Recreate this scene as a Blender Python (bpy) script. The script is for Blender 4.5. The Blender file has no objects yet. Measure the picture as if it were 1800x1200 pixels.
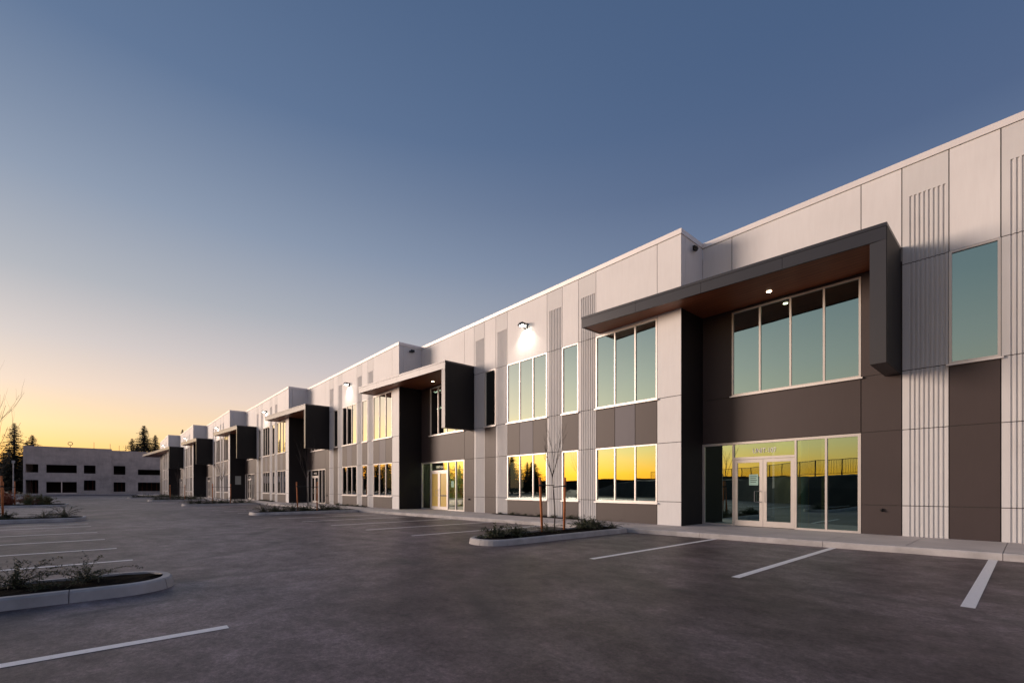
import bpy, math, random
from mathutils import Vector, Matrix
R_ = math.radians
scene = bpy.context.scene
COL = scene.collection
random.seed(7)

# ------------------------------------------------------------------ materials
def newmat(name):
    m = bpy.data.materials.new(name); m.use_nodes = True
    nt = m.node_tree; b = nt.nodes['Principled BSDF']
    return m, nt, b
def node(nt, t, **kw):
    n = nt.nodes.new(t)
    for k, v in kw.items(): setattr(n, k, v)
    return n
def setin(n, **kw):
    for k, v in kw.items():
        n.inputs[k.replace('_', ' ')].default_value = v
def noise(nt, scale, detail=4, rough=.55, coord='Object', stretch=(1, 1, 1), dist=0):
    tc = node(nt, 'ShaderNodeTexCoord'); mp = node(nt, 'ShaderNodeMapping')
    mp.inputs['Scale'].default_value = stretch
    nt.links.new(tc.outputs[coord], mp.inputs['Vector'])
    n = node(nt, 'ShaderNodeTexNoise'); setin(n, Scale=scale, Detail=detail, Roughness=rough, Distortion=dist)
    nt.links.new(mp.outputs[0], n.inputs['Vector'])
    return n.outputs['Fac']
def ramp(nt, fac, stops):
    r = node(nt, 'ShaderNodeValToRGB'); e = r.color_ramp.elements
    while len(e) < len(stops): e.new(.5)
    for i, (p, c) in enumerate(stops):
        e[i].position = p; e[i].color = (*c, 1) if len(c) == 3 else c
    nt.links.new(fac, r.inputs[0]); return r.outputs[0]
def mixc(nt, fac, a, b, mode='MIX'):
    n = node(nt, 'ShaderNodeMix', data_type='RGBA', blend_type=mode)
    for sock, v in ((n.inputs[0], fac), (n.inputs[6], a), (n.inputs[7], b)):
        if isinstance(v, (int, float)): sock.default_value = v
        elif isinstance(v, tuple): sock.default_value = (*v, 1)
        else: nt.links.new(v, sock)
    return n.outputs[2]
def bump(nt, b, h, strength=.2, dist=.01):
    n = node(nt, 'ShaderNodeBump'); setin(n, Strength=strength, Distance=dist)
    nt.links.new(h, n.inputs['Height']); nt.links.new(n.outputs[0], b.inputs['Normal'])
def simple(name, col, rough=.6, metal=0, var=.12, scale=2.0, bumps=0, bscale=60, spec=.5, stretch=(1, 1, 1), coord='Object'):
    m, nt, b = newmat(name)
    f = noise(nt, scale, 6, .6, coord, stretch)
    lo = tuple(c * (1 - var) for c in col); hi = tuple(min(1, c * (1 + var)) for c in col)
    nt.links.new(ramp(nt, f, [(.3, lo), (.7, hi)]), b.inputs['Base Color'])
    b.inputs['Roughness'].default_value = rough; b.inputs['Metallic'].default_value = metal
    b.inputs['Specular IOR Level'].default_value = spec
    if bumps: bump(nt, b, noise(nt, bscale, 5), bumps, .006)
    return m
M = {}
def wallmat(name, col, rough, spec, var=.05):
    m, nt, b = newmat(name)
    f = noise(nt, .35, 5, .6); f2 = noise(nt, 3.0, 6, .65, stretch=(3, 3, .35))
    c = ramp(nt, f, [(.3, tuple(x * (1 - var) for x in col)), (.7, tuple(min(1, x * (1 + var)) for x in col))])
    c = mixc(nt, .5, c, ramp(nt, f2, [(.3, (.91, .90, .90)), (.6, (1, 1, 1))]), 'MULTIPLY')
    nt.links.new(c, b.inputs['Base Color'])
    b.inputs['Roughness'].default_value = rough; b.inputs['Specular IOR Level'].default_value = spec
    bump(nt, b, noise(nt, 25, 4), .12, .004)
    return m
M['white'] = wallmat('white_wall_paint', (.72, .715, .72), .55, .4)
M['rib'] = wallmat('ribbed_wall_paint', (.63, .63, .635), .55, .35)
M['dark'] = wallmat('charcoal_wall_paint', (.056, .0415, .0415), .5, .36, .08)
M['grey'] = wallmat('grey_wall_paint', (.092, .086, .108), .5, .36)
M['charcoal'] = wallmat('black_wall_paint', (.014, .0125, .0145), .6, .25, .08)
M['joint'] = simple('dark_joint', (.05, .045, .045), .9)
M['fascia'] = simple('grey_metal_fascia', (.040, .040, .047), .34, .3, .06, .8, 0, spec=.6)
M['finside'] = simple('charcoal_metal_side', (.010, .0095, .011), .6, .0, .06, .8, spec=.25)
M['frame'] = simple('aluminium_frame', (.58, .545, .52), .38, .35, .05, 3)
M['cap'] = simple('white_metal_coping', (.80, .76, .74), .38, .2, .04, 1)
M['concrete'] = simple('kerb_concrete', (.45, .43, .425), .8, 0, .26, 1.8, .35, 90)
M['slab'] = simple('pavement_concrete', (.52, .47, .45), .75, 0, .12, 1.1, .3, 110)
M['rubber'] = simple('black_rubber', (.015, .015, .015), .7)
M['stake'] = simple('orange_stake_wood', (.52, .17, .055), .75, 0, .3, 5, .3, 40, stretch=(4, 4, .6))
M['rust'] = simple('red_primed_steel', (.13, .05, .035), .8, 0, .3, 3)
M['bark'] = simple('brown_bark', (.075, .06, .055), .85, 0, .3, 12, .4, 60)
M['darkbark'] = simple('dark_bark', (.03, .022, .018), .9, 0, .3, 2)
M['leaf'] = simple('shrub_leaf', (.045, .055, .022), .55, 0, .5, 9)
M['leafred'] = simple('autumn_leaf', (.22, .055, .02), .6, 0, .4, 6)
M['leaflight'] = simple('pale_grass_leaf', (.12, .12, .045), .6, 0, .4, 5)
M['needle'] = simple('conifer_needle', (.018, .022, .012), .8, 0, .5, .8)
M['red'] = simple('red_plastic', (.55, .02, .015), .45, 0, .1, 4)
M['blackmetal'] = simple('black_metal', (.02, .02, .022), .45, .5)
M['steel'] = simple('brushed_steel', (.5, .5, .5), .3, .9)
M['paper'] = simple('paper_notice', (.35, .55, .48), .7, 0, .05, 3)
M['ink'] = simple('printed_ink', (.03, .04, .04), .7)
M['vinyl'] = simple('white_vinyl', (.8, .75, .74), .5, 0, .02)
M['plate'] = simple('grey_sign_plate', (.30, .33, .33), .4, .2, .04)
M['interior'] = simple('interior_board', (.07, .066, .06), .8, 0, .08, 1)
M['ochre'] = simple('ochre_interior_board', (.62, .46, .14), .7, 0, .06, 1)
M['ochrepane'] = simple('lit_interior_ochre_pane', (.66, .47, .13), .25, 0, .07, 1.2)  # opaque door pane: look of the lit interior painted in as ochre
M['teal'] = simple('pale_column_paint', (.40, .55, .45), .6, 0, .05, 1)
M['fencemetal'] = simple('galvanised_fence_metal', (.06, .06, .06), .6, .4)
M['bank'] = simple('embankment_earth', (.035, .032, .028), .9, 0, .4, .5, .4, 6)
M['hill'] = simple('wooded_hill', (.012, .014, .012), .95, 0, .4, .02)
M['field'] = simple('rough_ground', (.07, .066, .045), .95, 0, .35, .15, .4, 5)
# asphalt
m, nt, b = newmat('asphalt')
big = noise(nt, .13, 8, .66, stretch=(.8, 1.2, 1), dist=.8)
mid = noise(nt, 1.6, 10, .8, stretch=(.9, 1.0, 1), dist=.2)
fine = noise(nt, 42, 8, .9)
spots = noise(nt, 2.2, 8, .75)
c = ramp(nt, big, [(.34, (.044, .032, .032)), (.47, (.092, .069, .071)), (.62, (.190, .152, .157))])
c = mixc(nt, .8, c, ramp(nt, mid, [(.32, (.45, .43, .43)), (.5, (.95, .94, .94)), (.68, (1.6, 1.58, 1.6))]), 'MULTIPLY')
c = mixc(nt, .8, c, ramp(nt, fine, [(.3, (.40, .39, .39)), (.7, (1.65, 1.6, 1.6))]), 'MULTIPLY')
c = mixc(nt, .6, c, ramp(nt, spots, [(.35, (.6, .59, .59)), (.65, (1.3, 1.3, 1.3))]), 'MULTIPLY')
grain = noise(nt, 16, 6, .9)
c = mixc(nt, .85, c, ramp(nt, grain, [(.36, (.42, .41, .41)), (.5, (1, 1, 1)), (.62, (1.7, 1.65, 1.65))]), 'MULTIPLY')
fleck = noise(nt, 5.5, 3, .5, stretch=(1, 2.2, 1), dist=.4)
c = mixc(nt, ramp(nt, fleck, [(.735, (0, 0, 0)), (.76, (.35, .35, .35))]), c, (.20, .18, .18))
drip = noise(nt, 1.7, 3, .5)
c = mixc(nt, ramp(nt, drip, [(.70, (0, 0, 0)), (.76, (.6, .6, .6))]), c, (.018, .015, .015))
# old tyre sweeps: thin curved bands round two turning centres
tc = node(nt, 'ShaderNodeTexCoord')
for cx_, cy_, r_, w_ in ((-2.2, 1.0, 5.4, .16), (-2.2, 1.0, 6.9, .2), (-9, -6, 10.5, .22), (-9, -6, 12.1, .2), (-24, -9, 14.5, .3), (-24, -9, 16.2, .3)):
    d = node(nt, 'ShaderNodeVectorMath', operation='DISTANCE'); d.inputs[1].default_value = (cx_, cy_, 0)
    nt.links.new(tc.outputs['Object'], d.inputs[0])
    s = node(nt, 'ShaderNodeMath', operation='SUBTRACT'); s.inputs[1].default_value = r_; nt.links.new(d.outputs['Value'], s.inputs[0])
    a = node(nt, 'ShaderNodeMath', operation='ABSOLUTE'); nt.links.new(s.outputs[0], a.inputs[0])
    mr = node(nt, 'ShaderNodeMapRange'); mr.inputs[1].default_value = 0; mr.inputs[2].default_value = w_; mr.inputs[3].default_value = 1; mr.inputs[4].default_value = 0
    nt.links.new(a.outputs[0], mr.inputs[0])
    mm = node(nt, 'ShaderNodeMath', operation='MULTIPLY'); nt.links.new(mr.outputs[0], mm.inputs[0])
    nt.links.new(ramp(nt, noise(nt, .5, 4, .6), [(.42, (0, 0, 0)), (.62, (.75, .75, .75))]), mm.inputs[1])
    c = mixc(nt, mm.outputs[0], c, (.03, .026, .027))
nt.links.new(c, b.inputs['Base Color'])
rr = node(nt, 'ShaderNodeMapRange'); rr.inputs[1].default_value = .3; rr.inputs[2].default_value = .7; rr.inputs[3].default_value = .58; rr.inputs[4].default_value = .42
nt.links.new(mid, rr.inputs[0]); nt.links.new(rr.outputs[0], b.inputs['Roughness'])
b.inputs['Specular IOR Level'].default_value = .38
bump(nt, b, fine, .6, .006)
M['asphalt'] = m
# worn paint
m, nt, b = newmat('worn_line_paint')
wear = noise(nt, 30, 7, .75)
nt.links.new(ramp(nt, wear, [(.30, (.26, .24, .24)), (.39, (.90, .87, .86)), (.7, (.97, .94, .93))]), b.inputs['Base Color'])
b.inputs['Roughness'].default_value = .6; bump(nt, b, noise(nt, 85, 5), .4, .005); M['line'] = m
# soil
m, nt, b = newmat('bark_mulch_soil')
f = noise(nt, 45, 7, .8)
nt.links.new(ramp(nt, f, [(.35, (.003, .0022, .002)), (.6, (.010, .007, .006)), (.78, (.03, .02, .017))]), b.inputs['Base Color'])
b.inputs['Roughness'].default_value = 1; b.inputs['Specular IOR Level'].default_value = .06; bump(nt, b, f, 1, .03); M['soil'] = m
# soffit boards
m, nt, b = newmat('red_brown_soffit_board')
tc = node(nt, 'ShaderNodeTexCoord'); w = node(nt, 'ShaderNodeTexWave', wave_type='BANDS', bands_direction='Y'); setin(w, Scale=1.6)
nt.links.new(tc.outputs['Object'], w.inputs['Vector'])
c1 = ramp(nt, noise(nt, 3, 6, .6, stretch=(.4, 6, 1)), [(.3, (.17, .052, .022)), (.7, (.29, .095, .042))])
c1 = mixc(nt, 1.0, c1, ramp(nt, w.outputs['Fac'], [(.0, (.25, .25, .25)), (.06, (1, 1, 1))]), 'MULTIPLY')
nt.links.new(c1, b.inputs['Base Color']); b.inputs['Roughness'].default_value = .45; M['soffit'] = m
# glass: coated, greenish, partly mirror, partly dark see-through
m = bpy.data.materials.new('coated_green_glass'); m.use_nodes = True; nt = m.node_tree; nt.nodes.clear()
out = node(nt, 'ShaderNodeOutputMaterial'); mx = node(nt, 'ShaderNodeMixShader')
tr = node(nt, 'ShaderNodeBsdfTransparent'); tr.inputs[0].default_value = (.17, .26, .22, 1)
gl = node(nt, 'ShaderNodeBsdfGlossy'); gl.inputs['Roughness'].default_value = 0
lw = node(nt, 'ShaderNodeLayerWeight'); lw.inputs['Blend'].default_value = .5
mr = node(nt, 'ShaderNodeMapRange'); mr.inputs[1].default_value = 0; mr.inputs[2].default_value = .8; mr.inputs[3].default_value = .33; mr.inputs[4].default_value = .97
nt.links.new(lw.outputs['Facing'], mr.inputs[0]); nt.links.new(mr.outputs[0], mx.inputs[0])
tint = node(nt, 'ShaderNodeValToRGB'); tint.color_ramp.elements[0].color = (.70, 1.0, .95, 1); tint.color_ramp.elements[1].color = (1, .98, .90, 1)
tint.color_ramp.elements[0].position = .05; tint.color_ramp.elements[1].position = .55
nt.links.new(lw.outputs['Facing'], tint.inputs[0]); nt.links.new(tint.outputs[0], gl.inputs['Color'])
# slight waviness of the panes
bp = node(nt, 'ShaderNodeBump'); setin(bp, Strength=.05, Distance=.02)
nt.links.new(noise(nt, 1.1, 2, .4), bp.inputs['Height']); nt.links.new(bp.outputs[0], gl.inputs['Normal'])
nt.links.new(tr.outputs[0], mx.inputs[1]); nt.links.new(gl.outputs[0], mx.inputs[2]); nt.links.new(mx.outputs[0], out.inputs[0])
M['glass'] = m
# bare concrete of the unfinished building
m, nt, b = newmat('bare_tilt_up_concrete')
c = ramp(nt, noise(nt, .25, 7, .7, stretch=(1, 1, 1.5)), [(.3, (.34, .30, .28)), (.5, (.50, .44, .41)), (.72, (.64, .565, .52))])
c = mixc(nt, .6, c, ramp(nt, noise(nt, 1.2, 6, .7, stretch=(2, 2, .4)), [(.3, (.75, .75, .75)), (.6, (1, 1, 1))]), 'MULTIPLY')
nt.links.new(c, b.inputs['Base Color']); b.inputs['Roughness'].default_value = .85; M['bare'] = m
def emis(name, col, st):
    m = bpy.data.materials.new(name); m.use_nodes = True; nt = m.node_tree; b = nt.nodes['Principled BSDF']
    b.inputs['Base Color'].default_value = (.8, .8, .8, 1)
    b.inputs['Emission Color'].default_value = (*col, 1); b.inputs['Emission Strength'].default_value = st
    return m
M['lamp'] = emis('lit_lamp_lens', (1, .93, .8), 30)
M['spot'] = emis('lit_downlight', (1, .85, .6), 14)
M['tube'] = emis('lit_ceiling_tube', (1, .9, .7), 9)
M['tube2'] = emis('bright_ceiling_panel', (1, .85, .5), 75)
M['fillpanel'] = emis('added_dim_fill_panel', (1, .9, .7), 5)  # added fill for the nearest unit's interior, not a known lamp

# ------------------------------------------------------------------ mesh helpers
class MB:
    def __init__(s): s.v = []; s.f = []; s.mi = []
    def add(s, vs, fs, mi=0):
        o = len(s.v); s.v += [tuple(v) for v in vs]
        s.f += [tuple(i + o for i in f) for f in fs]; s.mi += [mi] * len(fs)
    def box(s, x0, x1, y0, y1, z0, z1, mi=0):
        x0, x1 = min(x0, x1), max(x0, x1); y0, y1 = min(y0, y1), max(y0, y1)
        s.add([(x0, y0, z0), (x1, y0, z0), (x1, y1, z0), (x0, y1, z0), (x0, y0, z1), (x1, y0, z1), (x1, y1, z1), (x0, y1, z1)],
              [(0, 3, 2, 1), (4, 5, 6, 7), (0, 1, 5, 4), (1, 2, 6, 5), (2, 3, 7, 6), (3, 0, 4, 7)], mi)
    def prism(s, pts, z0, z1, mi=0):      # pts counter-clockwise
        n = len(pts)
        s.add([(x, y, z0) for x, y in pts] + [(x, y, z1) for x, y in pts],
              [tuple(range(n - 1, -1, -1)), tuple(range(n, 2 * n))] + [(i, (i + 1) % n, n + (i + 1) % n, n + i) for i in range(n)], mi)
    def tube(s, pts, rads, k=6, mi=0, cap=True):
        pts = [Vector(p) for p in pts]; rings = []
        for i, p in enumerate(pts):
            d = (pts[min(i + 1, len(pts) - 1)] - pts[max(i - 1, 0)]).normalized()
            a = d.cross(Vector((0, 0, 1)) if abs(d.z) < .9 else Vector((1, 0, 0))).normalized(); bb = d.cross(a)
            r = rads[i] if isinstance(rads, (list, tuple)) else rads
            rings.append([p + (a * math.cos(2 * math.pi * j / k) + bb * math.sin(2 * math.pi * j / k)) * r for j in range(k)])
        vs = [v for r in rings for v in r]; fs = []
        for i in range(len(rings) - 1):
            for j in range(k): fs.append((i * k + j, i * k + (j + 1) % k, (i + 1) * k + (j + 1) % k, (i + 1) * k + j))
        if cap: fs.append(tuple(range(k - 1, -1, -1))); fs.append(tuple((len(rings) - 1) * k + j for j in range(k)))
        s.add(vs, fs, mi)
    def build(s, name, mats, parent=None, loc=(0, 0, 0), smooth=False):
        me = bpy.data.meshes.new(name); me.from_pydata(s.v, [], s.f); 
        if not isinstance(mats, (list, tuple)): mats = [mats]
        for m_ in mats: me.materials.append(m_)
        me.polygons.foreach_set('material_index', s.mi)
        if smooth: me.polygons.foreach_set('use_smooth', [True] * len(s.f))
        me.update()
        o = bpy.data.objects.new(name, me); COL.objects.link(o); o.location = loc
        if parent: o.parent = parent
        return o
def tag(o, label=None, cat=None, group=None, kind=None):
    if label: o['label'] = label
    if cat: o['category'] = cat
    if group: o['group'] = group
    if kind: o['kind'] = kind
    return o
def empty(name, loc=(0, 0, 0), rz=0):
    o = bpy.data.objects.new(name, None); COL.objects.link(o); o.location = loc; o.rotation_euler.z = rz
    o.empty_display_size = .2
    return o
KIDS = {}
def copy_tree(o, parent=None):
    c = o.copy(); COL.objects.link(c); c.parent = parent
    for ch in list(o.children): copy_tree(ch, c)
    return c
def struct(name, mb, mat, label, **k):
    return tag(mb.build(name, mat, **k), label, None, None, 'structure')

# ------------------------------------------------------------------ building unit
L, ST = 18.03, 1.596
XR0, Y0 = 9.86, 16.69            # right corner and wall plane of the nearest unit
ZB, ZW0, ZJ1, ZJ2, ZW2, ZW3, ZP, ZC = .15, .95, 3.13, 4.78, 4.78, 7.76, 10.48, 10.66
G = .011
bld = tag(empty('commercial_building', (XR0, Y0, 0)),
          'long two-storey pale and charcoal commercial building stepping forward in repeated glazed units', 'building')
C_ = [0, .94, 3.77, 4.72, 5.66, 6.61, 9.43, 10.37, 11.31, 12.27, 13.2, 16.95, 18.03]

def win_frame(name, s0, s1, z0, z1, npan, root, loc, sill=True):
    f = MB(); t = .055
    y0, y1 = -.012, .07
    f.box(-s0, -s0 - t, y0, y1, z0, z1); f.box(-s1, -s1 + t, y0, y1, z0, z1)
    f.box(-s0 - t, -s1 + t, y0, y1, z0, z0 + t); f.box(-s0 - t, -s1 + t, y0, y1, z1 - t, z1)
    w = (s1 - s0) / npan
    for i in range(1, npan):
        x = -(s0 + w * i); f.box(x - .028, x + .028, y0 + .004, y1 - .002, z0 + t, z1 - t)
    o = f.build(name, M['frame'], root, loc)
    g = MB()
    for i in range(npan):
        a = s0 + w * i + (.028 if i else t); c = s0 + w * (i + 1) - (.028 if i < npan - 1 else t)
        # every pane sits a hair out of true, as real ones do
        jx, jz = random.uniform(-.0035, .0035), random.uniform(-.003, .003)
        g.add([(-a, .03 + jx, z0 + t), (-c, .03 - jx, z0 + t), (-c, .03 - jx + jz, z1 - t), (-a, .03 + jx + jz, z1 - t)], [(0, 3, 2, 1)][::-1])
    g.build('pane', M['glass'], o)
    if sill:
        s = MB(); s.add([(-s0 + .05, -.085, z0 - .05), (-s1 - .05, -.085, z0 - .05), (-s1 - .05, -.0, z0 - .05), (-s0 + .05, 0, z0 - .05),
                         (-s0 + .05, -.085, z0 - .012), (-s1 - .05, -.085, z0 - .012), (-s1 - .05, -.0, z0 + .006), (-s0 + .05, 0, z0 + .006)],
                        [(0, 1, 2, 3), (4, 7, 6, 5), (0, 4, 5, 1), (1, 5, 6, 2), (2, 6, 7, 3), (3, 7, 4, 0)])
        s.build('sill', M['cap'], o)
    return o

def make_unit(n, canopy=True, store=True):
    loc = (-L * n, -ST * n, 0)
    W, D, Gm, K, J = MB(), MB(), MB(), MB(), MB()
    col = {'W': W, 'D': D, 'G': Gm, 'K': K}
    extra = {}
    def cell(s0, s1, z0, z1, k, piece=None):
        tgt = W if k == 'W' else extra.setdefault((k, piece if piece is not None else (round(s0, 2), round(z0, 2))), MB())
        tgt.box(-s0 - G, -s1 + G, 0, .022, z0 + G, z1 - G)
        J.box(-max(s0, .2), -s1, .022, .2, z0, z1)
    def win3col(s0, s1):
        w = (s1 - s0) / 3
        cell(s0, s1, ZB - .15, ZW0 - .02, 'D'); 
        for i in range(3): cell(s0 + w * i, s0 + w * (i + 1), ZJ1, ZJ2 - .03, 'DGD'[i])
        cell(s0, s1, ZW3, ZP, 'W')
    # c0 pier
    for z0, z1 in ((0, 1.0), (1.0, ZJ1), (ZJ1, ZJ2), (ZJ2, ZP)): cell(C_[0] - G, C_[1], z0, z1, 'W')
    win3col(C_[1], C_[2]); win3col(C_[5], C_[6])
    cell(C_[3], C_[4], 0, ZW0 - .02, 'D'); cell(C_[3], C_[4], ZJ1, ZJ2 - .03, 'D'); cell(C_[3], C_[4], ZW3, ZP, 'W')
    for z0, z1 in ((0, 1.0), (1.0, ZJ1), (ZJ1, ZJ2 - .03)): cell(C_[7], C_[8], z0, z1, 'D', 'n')
    cell(C_[7], C_[8], ZW3, ZP, 'W')
    for z0, z1 in ((0, 1.0), (1.0, ZJ1), (ZJ1, ZJ2), (ZJ2, 7.86)): cell(C_[9], C_[10], z0, z1, 'D', 'e')
    cell(C_[9], C_[10], 7.86, ZP, 'W')
    if store:
        cell(C_[10], C_[12], ZJ1, ZJ2 - .03, 'D', 'e'); cell(C_[11], C_[12], ZJ2 - .03, 7.86, 'D', 'e')
        cell(C_[10], C_[11], 7.78, 7.86, 'D', 'e')
    else:
        for z0, z1 in ((0, ZJ1), (ZJ1, ZJ2), (ZJ2, 7.86)): cell(C_[10], C_[12], z0, z1, 'D', 'e')
    cell(C_[10], C_[11], 7.86, ZP, 'W'); cell(C_[11], C_[12], 7.86, ZP, 'W')
    # ribbed panels (fluted between two flat margins)
    for a, c in ((C_[2], C_[3]), (C_[4], C_[5]), (C_[6], C_[7]), (C_[8], C_[9])):
        rb = MB(); top = 9.61
        a0, c0 = a + G, c - G
        nrib = 8; m0, m1 = a0 + .055, c0 - .11
        pitch = (m1 - m0) / nrib
        prof = [(-a0, 0), (-m0, 0)]
        for i in range(nrib):
            x = m0 + pitch * i
            prof += [(-(x + pitch * .08), .034), (-(x + pitch * .46), .034), (-(x + pitch * .60), 0), (-(x + pitch), 0)]
        prof += [(-c0, 0)]
        for z0, z1 in ((0, 1.0), (1.0, ZJ1), (ZJ1, ZJ2), (ZJ2, ZW3), (ZW3, top)):
            e = G * .9 if z1 < top else 0
            N = len(prof)
            vs = [(x, y, z0 + G * .9) for x, y in prof] + [(x, y, z1 - e) for x, y in prof]
            rb.add(vs, [(i + 1, i, N + i, N + i + 1) for i in range(N - 1)])
            rb.add([(prof[0][0], 0, z0 + G), (prof[0][0], .06, z0 + G), (prof[0][0], .06, z1), (prof[0][0], 0, z1)], [(0, 1, 2, 3)])
        rb.box(-a0, -c0, 0, .06, top, ZP - G)
        rb.build('ribbed_panel', M['rib'], bld, loc)
        J.box(-a, -c, .06, .2, 0, ZP)
    W.build('pale_wall', M['white'], bld, loc); 
    for (k_, _), mb in extra.items(): mb.build('charcoal_wall' if k_ == 'D' else 'grey_panel', M['dark' if k_ == 'D' else 'grey'], bld, loc)
    J.build('wall_core', M['joint'], bld, loc)
    # side return at the right-hand corner
    r = MB(); r.box(-.2, 0, .024, ST + .01, 0, 7.86, 0); r.build('dark_return_wall', M['charcoal'], bld, loc)
    r = MB(); r.box(-.2, 0, .024, .32, 7.87, ZP, 0); r.box(-.2, 0, .335, ST + .01, 7.87, ZP, 0); r.build('pale_return_wall', M['white'], bld, loc)
    # coping
    cp = MB(); cp.box(.03, -L + .0, -.035, .25, ZP, ZC); cp.box(-.25, .03, .25, ST + .0, ZP, ZC)
    cp.build('coping', M['cap'], bld, loc)
    rf = MB(); rf.box(-.2, -L, .25, 34 + ST * n, 10.1, 10.3); rf.build('roof', M['joint'], bld, loc)
    # windows
    for a, c, k in ((C_[1], C_[2], 3), (C_[5], C_[6], 3), (C_[3], C_[4], 1)):
        win_frame('window', a, c, ZW2, ZW3, k, bld, loc); win_frame('window', a, c, ZW0, ZJ1, k, bld, loc)
    win_frame('window', C_[7], C_[8], ZW2, ZW3, 1, bld, loc)
    if store:
        win_frame('window', C_[10], C_[11], ZW2, 7.77, 4, bld, loc)
        # storefront
        f = MB(); y0, y1 = -.014, .09
        S = [13.2, 14.08, 14.92, 16.9, 18.03]
        f.box(-S[0], -S[4], y0, y1, 3.04, 3.12)
        for i, s in enumerate(S):
            w = .075 if i in (0, 4) else .045
            if i == 0: f.box(-s, -s - w, y0, y1, .15, 3.04)
            elif i == 4: f.box(-s, -s + w, y0, y1, .15, 3.04)
            else: f.box(-s - w / 2 - .006, -s + w / 2 + .006, y0, y1, .15, 3.04)
        f.box(-13.275, -14.05, y0, y1, .15, .21); f.box(-14.11, -14.89, y0, y1, .15, .21); f.box(-16.93, -17.955, y0, y1, .15, .21)
        f.box(-14.95, -16.87, y0, y1, 2.50, 2.58)
        sf = f.build('shopfront', M['frame'], bld, loc)
        g = MB()
        for a, c, z0, z1 in ((13.275, 14.05, .21, 3.04), (14.11, 14.89, .21, 3.04), (16.93, 17.955, .21, 3.04), (14.95, 16.87, 2.58, 3.04)):
            j = random.uniform(-.004, .004)
            g.add([(-a, .04 + j, z0), (-c, .04 - j, z0), (-c, .04 - j, z1), (-a, .04 + j, z1)], [(0, 1, 2, 3)])
        g.build('pane', M['glass'], sf)
        for a, c, hs in ((14.955, 15.905, 15.83), (15.915, 16.865, 15.99)):
            d = MB(); q = .11
            d.box(-a, -a - q, .0, .06, .17, 2.49); d.box(-c, -c + q, .0, .06, .17, 2.49)
            d.box(-a - q, -c + q, .0, .06, .17, .36); d.box(-a - q, -c + q, .0, .06, 2.38, 2.49)
            do = d.build('door', M['frame'], bld, loc)
            g = MB(); j = random.uniform(-.004, .004)
            g.add([(-a - q, .03 + j, .36), (-c + q, .03 - j, .36), (-c + q, .03 - j, 2.38), (-a - q, .03 + j, 2.38)], [(0, 1, 2, 3)])
            g.build('pane', M['ochrepane'] if n == 1 else M['glass'], do)  # second unit: opaque ochre colour replaces the view into the lit room
            h = MB(); dirn = 1 if hs < 15.91 else -1
            x = -hs + (-0 if dirn > 0 else 0)
            if dirn < 0:
                h.tube([(x, 0, 1.02), (x, -.07, 1.02), (x - .17, -.07, 1.02), (x - .17, -.07, 1.38), (x, -.07, 1.38), (x, 0, 1.38)], .013, 6)
            else:
                h.tube([(x, 0, 1.02), (x, -.05, 1.02), (x, -.05, 1.38), (x, 0, 1.38)], .011, 6)
            h.build('handle', M['steel'], do)
        if n <= 3:
            cu = bpy.data.curves.new('t', 'FONT'); cu.body = 'UNIT-%d' % (107 - n); cu.size = .30; cu.align_x = 'CENTER'; cu.extrude = .002; cu.resolution_u = 2
            to = bpy.data.objects.new('t', cu); COL.objects.link(to); bpy.context.view_layer.update()
            me = bpy.data.meshes.new_from_object(to.evaluated_get(bpy.context.evaluated_depsgraph_get()))
            COL.objects.unlink(to); bpy.data.objects.remove(to)
            me.materials.clear(); me.materials.append(M['vinyl'])
            lo = bpy.data.objects.new('unit_number', me); COL.objects.link(lo); lo.parent = sf
            lo.location = (-15.88, -.002 + .022, 2.70); lo.rotation_euler = (R_(90), 0, 0)
            lo.scale = (.60, .80, 1)
    # interior shell
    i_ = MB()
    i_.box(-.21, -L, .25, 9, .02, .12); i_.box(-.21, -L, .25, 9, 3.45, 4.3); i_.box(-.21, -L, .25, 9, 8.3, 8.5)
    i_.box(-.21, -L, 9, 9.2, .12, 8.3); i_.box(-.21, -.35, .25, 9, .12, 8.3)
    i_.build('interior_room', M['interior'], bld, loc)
    # wall light over the inner three-pane window
    xl = -8.02
    wl = MB(); wl.box(xl - .12, xl + .12, -.07, 0, 9.22, 9.46)
    wl.tube([(xl, -.05, 9.38), (xl, -.2, 9.42), (xl, -.33, 9.36)], [.05, .05, .04], 8)
    wl.add([(xl - .2, -.1, 9.33), (xl + .2, -.1, 9.33), (xl + .2, -.42, 9.33), (xl - .2, -.42, 9.33), (xl - .1, -.16, 9.46), (xl + .1, -.16, 9.46), (xl + .1, -.36, 9.46), (xl - .1, -.36, 9.46)],
           [(4, 5, 6, 7), (0, 4, 7, 3), (1, 2, 6, 5), (0, 1, 5, 4), (3, 7, 6, 2)])
    wo = wl.build('wall_light', M['blackmetal'], bld, loc)
    ln = MB(); ln.box(xl - .11, xl + .11, -.34, -.14, 9.30, 9.325); ln.build('lamp_lens', M['lamp'], wo)
    ld = bpy.data.lights.new('wall_lamp_glow', 'SPOT'); ld.energy = 150; ld.color = (1, .90, .74); ld.spot_size = R_(125); ld.spot_blend = .9; ld.shadow_soft_size = .08
    lo = bpy.data.objects.new('wall_lamp_glow', ld); COL.objects.link(lo); lo.parent = bld; lo.location = (xl + loc[0], -.30 + loc[1], 9.27); lo.rotation_euler = (R_(14), 0, 0)
    if n > 0:
        pass
    hb = MB(); hb.tube([(-12.7, 0, .86), (-12.7, -.05, .86)], [.045, .045], 8); hb.tube([(-12.7, -.05, .86), (-12.7, -.11, .83)], [.022, .022], 6)
    hb.tube([(-12.7, -.07, .86), (-12.7, -.07, .91)], .012, 5)
    if n < 3: hb.build('hose_tap', M['blackmetal'], bld, loc)
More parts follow.
